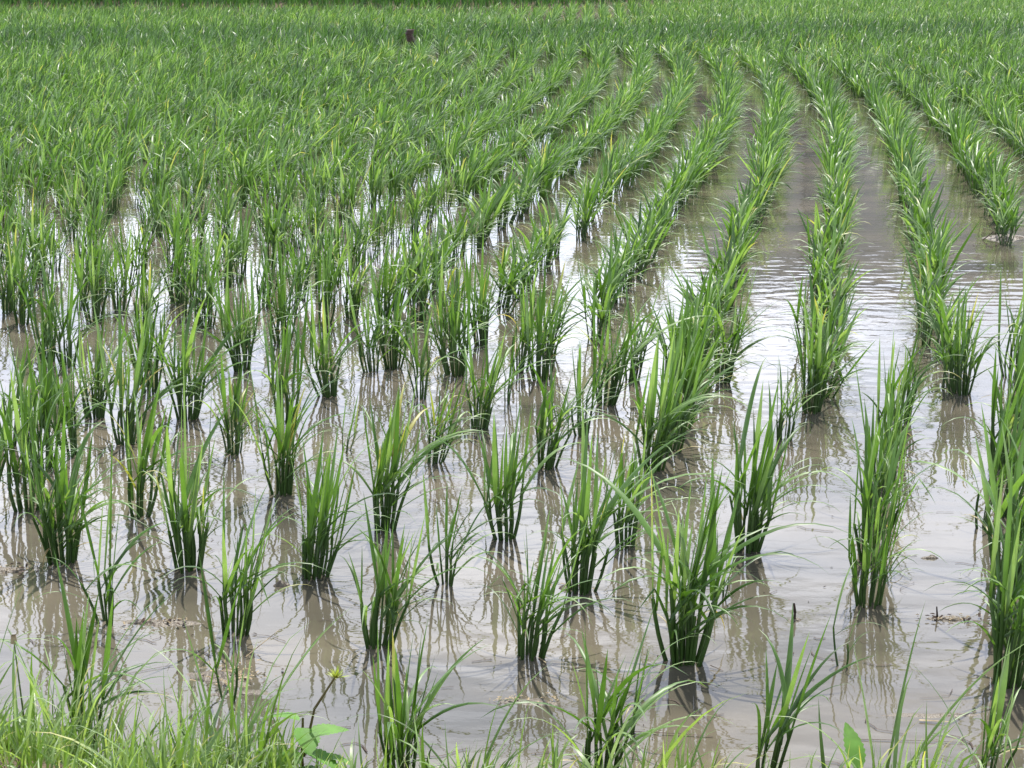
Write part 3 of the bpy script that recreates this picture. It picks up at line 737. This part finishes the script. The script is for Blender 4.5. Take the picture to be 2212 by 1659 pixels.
def ground_z(x, y):
    return float(np.interp(y - bank_edge(np.array([x]))[0], [-.9, -.5, -.25, -.12, -.05, 0], [.24, .20, .12, .06, .022, -.012]))
def tuft(x, y, specs, label, w=.004):
    root = tag(empty('grass_tuft', (x, y, max(0.0, ground_z(x, y)))), label, 'grass tuft', 'arching grass tufts at the water edge')
    for (az, el, fx, L) in specs:
        v, q, t, a = blades([(0, 0, 0)], [R(az)], [R(el)], [fx], [L], [w * random.uniform(.8, 1.2)], [random.uniform(-.8, .8)], nseg=10, fold=.2, wind=.0)
        link('blade', mesh_np('blade', v, q, t, M_GRASS, a), root)
tuft(-.52, 2.02, [(10, 72, 1.5, .27), (25, 66, 1.1, .26), (-15, 60, 1.9, .20), (160, 70, 1.4, .20), (60, 78, .8, .2)], 'grass tuft in the left corner with long blades arching right over the water')
tuft(-.33, 2.00, [(20, 62, .8, .26), (40, 56, .7, .24), (150, 70, 1.6, .2), (-10, 64, 2.2, .18), (80, 80, .4, .19)], 'grass tuft below the mud mound with straight blades leaning right')
tuft(-.62, 1.99, [(170, 70, 1.8, .22), (20, 76, .9, .25), (100, 80, .5, .22), (-30, 60, 2.2, .19)], 'grass tuft cut by the left edge, with dark upright blades')
tuft(.10, 1.96, [(150, 60, 2.3, .19), (20, 64, 2.3, .22), (200, 66, 2.0, .17), (5, 55, 2.0, .2)], 'pale grass tuft arching both ways at the foot of the bank-edge clump')
tuft(.43, 1.99, [(15, 58, 1.0, .29), (170, 62, 1.9, .2), (60, 66, .8, .26), (30, 50, 1.5, .22), (120, 75, .5, .2)], 'grass tuft with long seed-like arms over the near right water')
tuft(.56, 1.97, [(160, 70, 1.2, .23), (60, 76, .7, .22), (200, 60, 2.1, .2), (20, 60, 2., .2)], 'loopy grass tuft in the near right corner')
tuft(-.05, 1.97, [(15, 50, 1.6, .19), (165, 60, 1.5, .17), (40, 64, 1.3, .2)], 'low grass tuft between the serrated weed and the bank-edge clump')

def broad_leaf(L, W, teeth=9, droop=.25, fold=.18):
    """an oval serrated leaf along +x"""
    n = teeth * 2; V = []; Q = []; A = []
    for i in range(n + 1):
        t = i / n; w = W * math.sin(math.pi * min(1, t ** .8 * .97 + .03)) ** .8 * (1.0 + (.10 if i % 2 else -.06)); w = max(w, .0004)
        z = -droop * L * t * t
        for s in (-1, -.5, 0, .5, 1):
            V.append((L * t + .012 * L * abs(s) * 2, s * w / 2, z + fold * abs(s) * w / 2 + .004 * L * math.sin(i * 1.6) * abs(s))); A.append((.5, .5, 0))
    for i in range(n):
        for j in range(4):
            o = i * 5 + j; Q.append((o, o + 5, o + 6, o + 1))
    return np.array(V), np.array(Q), np.zeros((0, 3), int), np.array(A)
def weed(x, y, z, leaves, stems, label, sprout=None):
    root = tag(empty('weed_plant', (x, y, z)), label, 'weed')
    for pts in stems:
        parts = [tube(a, b, .0020, .0014, ns=6, nseg=3, flat=1) for a, b in zip(pts[:-1], pts[1:])]
        v, q, t, a = join(parts); link('stem', mesh_np('weed_stem', v, q, t, M_STEM, a), root)
    for (lx, ly, lz, az, pitch, L, W) in leaves:
        v, q, t, a = broad_leaf(L, W)
        l_ = link('leaf', mesh_np('weed_leaf', v, q, t, M_BROAD, a), root); l_.location = (lx, ly, lz); l_.rotation_euler = (random.uniform(-.3, .3), R(-pitch), R(az))
    if sprout:
        sx, sy, sz = sprout
        for i in range(14):
            v, q, t, a = blades([(sx, sy, sz)], [i * 2.4], [R(15 + 65 * (i / 14))], [.4], [.013 + .006 * random.random()], [.0045], [0.], nseg=4, fold=.2, wind=0)
            link('bud_leaf', mesh_np('bud_leaf', v, q, t, M_SPROUT, a), root)
M_STEM = simple('weed_stem', (0.07, 0.045, 0.02), (0.12, 0.10, 0.03), 40, rough=.6)
M_SPROUT = leaf_material('sprout_leaf', [(.20, .26, .05), (.38, .42, .10), (.30, .38, .07)], (.20, .12, .04), dryness=1.5)
wy = 2.02
weed(-.245, wy, .01,
     [(-.004, 0, .105, 165, 14, .040, .034), (.0, -.004, .098, -70, -10, .042, .032), (.004, 0, .085, 28, 10, .052, .030),
      (.0, -.006, .07, -20, -8, .05, .034), (.0, -.004, .062, 200, -5, .045, .03), (.004, -.004, .05, -100, -5, .045, .032), (.02, 0, .06, 0, -5, .04, .026)],
     [[(0, 0, 0), (-.002, 0, .06), (.000, 0, .108)], [(0, 0, .06), (.014, 0, .12), (.038, .0, .158)]],
     'bright green weed with serrated leaves and a yellow-green spiky top', (.040, 0, .158))
weed(.405, 2.0, .01, [(0, 0, .05, 100, 55, .060, .024), (.004, 0, .03, -20, 20, .05, .022), (-.004, 0, .03, 200, 20, .045, .02)],
     [[(0, 0, 0), (0, 0, .05)]], 'low weed with one smooth bright upright leaf at the near right')
# umbrella sedge with star of pale bracts
root = tag(empty('sedge_plant', (-.577, 2.06, .0)), 'thin sedge stalk topped by a pale star of bracts, near left corner', 'sedge')
v, q, t, a = tube((0, 0, 0), (-.012, 0, .20), .0014, .0009, ns=5, nseg=5, flat=1)
link('stalk', mesh_np('sedge_stalk', v, q, t, M_GRASS, a), root)
for i, (az, el, L) in enumerate([(0, 8, .05), (180, 5, .045), (40, 20, .03), (220, 10, .035), (120, 20, .035), (300, 5, .04)]):
    v, q, t, a = blades([(-.012, 0, .20)], [R(az)], [R(el)], [.8], [L], [.0026], [0.], nseg=6, fold=.2, wind=0)
    link('bract', mesh_np('bract', v, q, t, M_GRASS, a), root)
link('seed_head', mesh_np('seed_head', *[x for x in tube((-.012, 0, .196), (-.012, 0, .206), .004, .003, ns=7, nseg=2, flat=1)][:3], M_STRAW), root)

# ------------------------------------------------------------------ beyond the paddy (seen mirrored in the water)
def box(x0, x1, y0, y1, z0, z1):
    V = np.array([(x, y, z) for z in (z0, z1) for y in (y0, y1) for x in (x0, x1)], float)
    Q = [(0, 2, 3, 1), (4, 5, 7, 6), (0, 1, 5, 4), (2, 6, 7, 3), (0, 4, 6, 2), (1, 3, 7, 5)]
    return V, np.array(Q), np.zeros((0, 3), int), np.zeros((8, 3))
def boxes(name, L, m, parent=None):
    v, q, t, a = join([box(*b) for b in L]); return link(name, mesh_np(name, v, q, t, m, smooth=False), parent)
M_GLASS = simple('dark_glass', (.03, .03, .035), (.05, .05, .055), 1, rough=.15, spec=.6)
BX, BY = 6.2, 55.0
b = tag(empty('farm_shed', (BX, BY, 0)), 'long grey-walled shed mirrored in the water between the right-hand rows', 'shed')
boxes('wall', [(0, 22, 0, 10, 0, 9.0)], M_WALLG, b)
rf = boxes('roof', [(-.25, 22.25, -.3, 10.3, 9.0, 9.25)], M_ROOF, b)
boxes('plinth', [(-.04, 22.04, -.05, 10.05, 0, 4.7)], M_WALLD, b)
for (x0, x1, z0, z1) in [(1.0, 1.9, 4.9, 6.6), (2.55, 3.35, 4.9, 8.7), (7.9, 8.5, 7.2, 8.6), (12, 13, 5, 8)]:
    w = boxes('window', [(x0, x1, -.06, -.01, z0, z1)], M_GLASS, b)
    boxes('frame', [(x0 - .08, x0, -.09, -.01, z0, z1), (x1, x1 + .08, -.09, -.01, z0, z1), (x0 - .08, x1 + .08, -.09, -.01, z1, z1 + .08), (x0 - .08, x1 + .08, -.09, -.01, z0 - .08, z0)], M_ROOF, w)

def tree(x, y, hgt, rad, seed, label):
    rs = np.random.RandomState(seed)
    root = tag(empty('broadleaf_tree', (x, y, -.1)), label, 'tree', 'trees beyond the far bank')
    parts = [tube((0, 0, 0), (rs.uniform(-.3, .3), 0, hgt * .55), .22, .12, ns=8, nseg=4, flat=1)]
    for i in range(6):
        a = rs.rand() * 6.28; z = hgt * (.3 + .05 * i)
        parts.append(tube((0, 0, z), (rad * .6 * math.cos(a), rad * .6 * math.sin(a), z + hgt * .25), .08, .03, ns=5, nseg=2, flat=1))
    v, q, t, a = join(parts); link('trunk', mesh_np('tree_trunk', v, q, t, M_BARK, a), root)
    n = 2600; cl = 26
    C = rs.normal(0, 1, (cl, 3)); C /= np.linalg.norm(C, axis=1)[:, None]; C *= (rs.rand(cl, 1) ** .4) * np.array([rad * .8, rad * .8, hgt * .30]); C[:, 2] += hgt * .66
    w = rs.randint(0, cl, n); P = C[w] + rs.normal(0, 1, (n, 3)) * rad * .20
    v, q, t, a = blades(P, rs.rand(n) * 6.28, rs.uniform(-.6, 1.2, n), np.full(n, .3), np.full(n, .38), np.full(n, .26), rs.uniform(-1.5, 1.5, n), nseg=2, fold=0, rnd=rs.rand(n))
    link('crown', mesh_np('tree_crown', v, q, t, M_DARKBANK, a), root)
b2 = tag(empty('lean_to', (2.6, 56.0, 0)), 'low dark lean-to against the left end of the grey shed', 'shed')
boxes('wall', [(0, 3.5, 0, 6, 0, 4.6)], M_WALLD, b2)
boxes('roof', [(-.2, 3.55, -.2, 6.2, 4.6, 4.75)], M_ROOF, b2)
for i, (x, y, hh, rr, lb) in enumerate([
    (-30, 78, 7.0, 3.6, 'round tree far beyond the left end of the paddy'), (-23.5, 82, 7.6, 3.8, 'tall tree second from the left beyond the paddy'),
    (-17.5, 79, 6.8, 3.6, 'tree third from the left beyond the paddy'), (-12, 83, 7.4, 3.8, 'tree fourth from the left beyond the paddy'),
    (-6.5, 80, 6.6, 3.6, 'tree in the middle of the line beyond the paddy'), (-1.5, 84, 7.4, 3.6, 'wide tree left of the low dark lean-to'),
    (3.6, 80, 7.4, 3.4, 'tree rising behind the low dark lean-to')]):
    tree(x, y, hh, rr, 40 + i, lb)
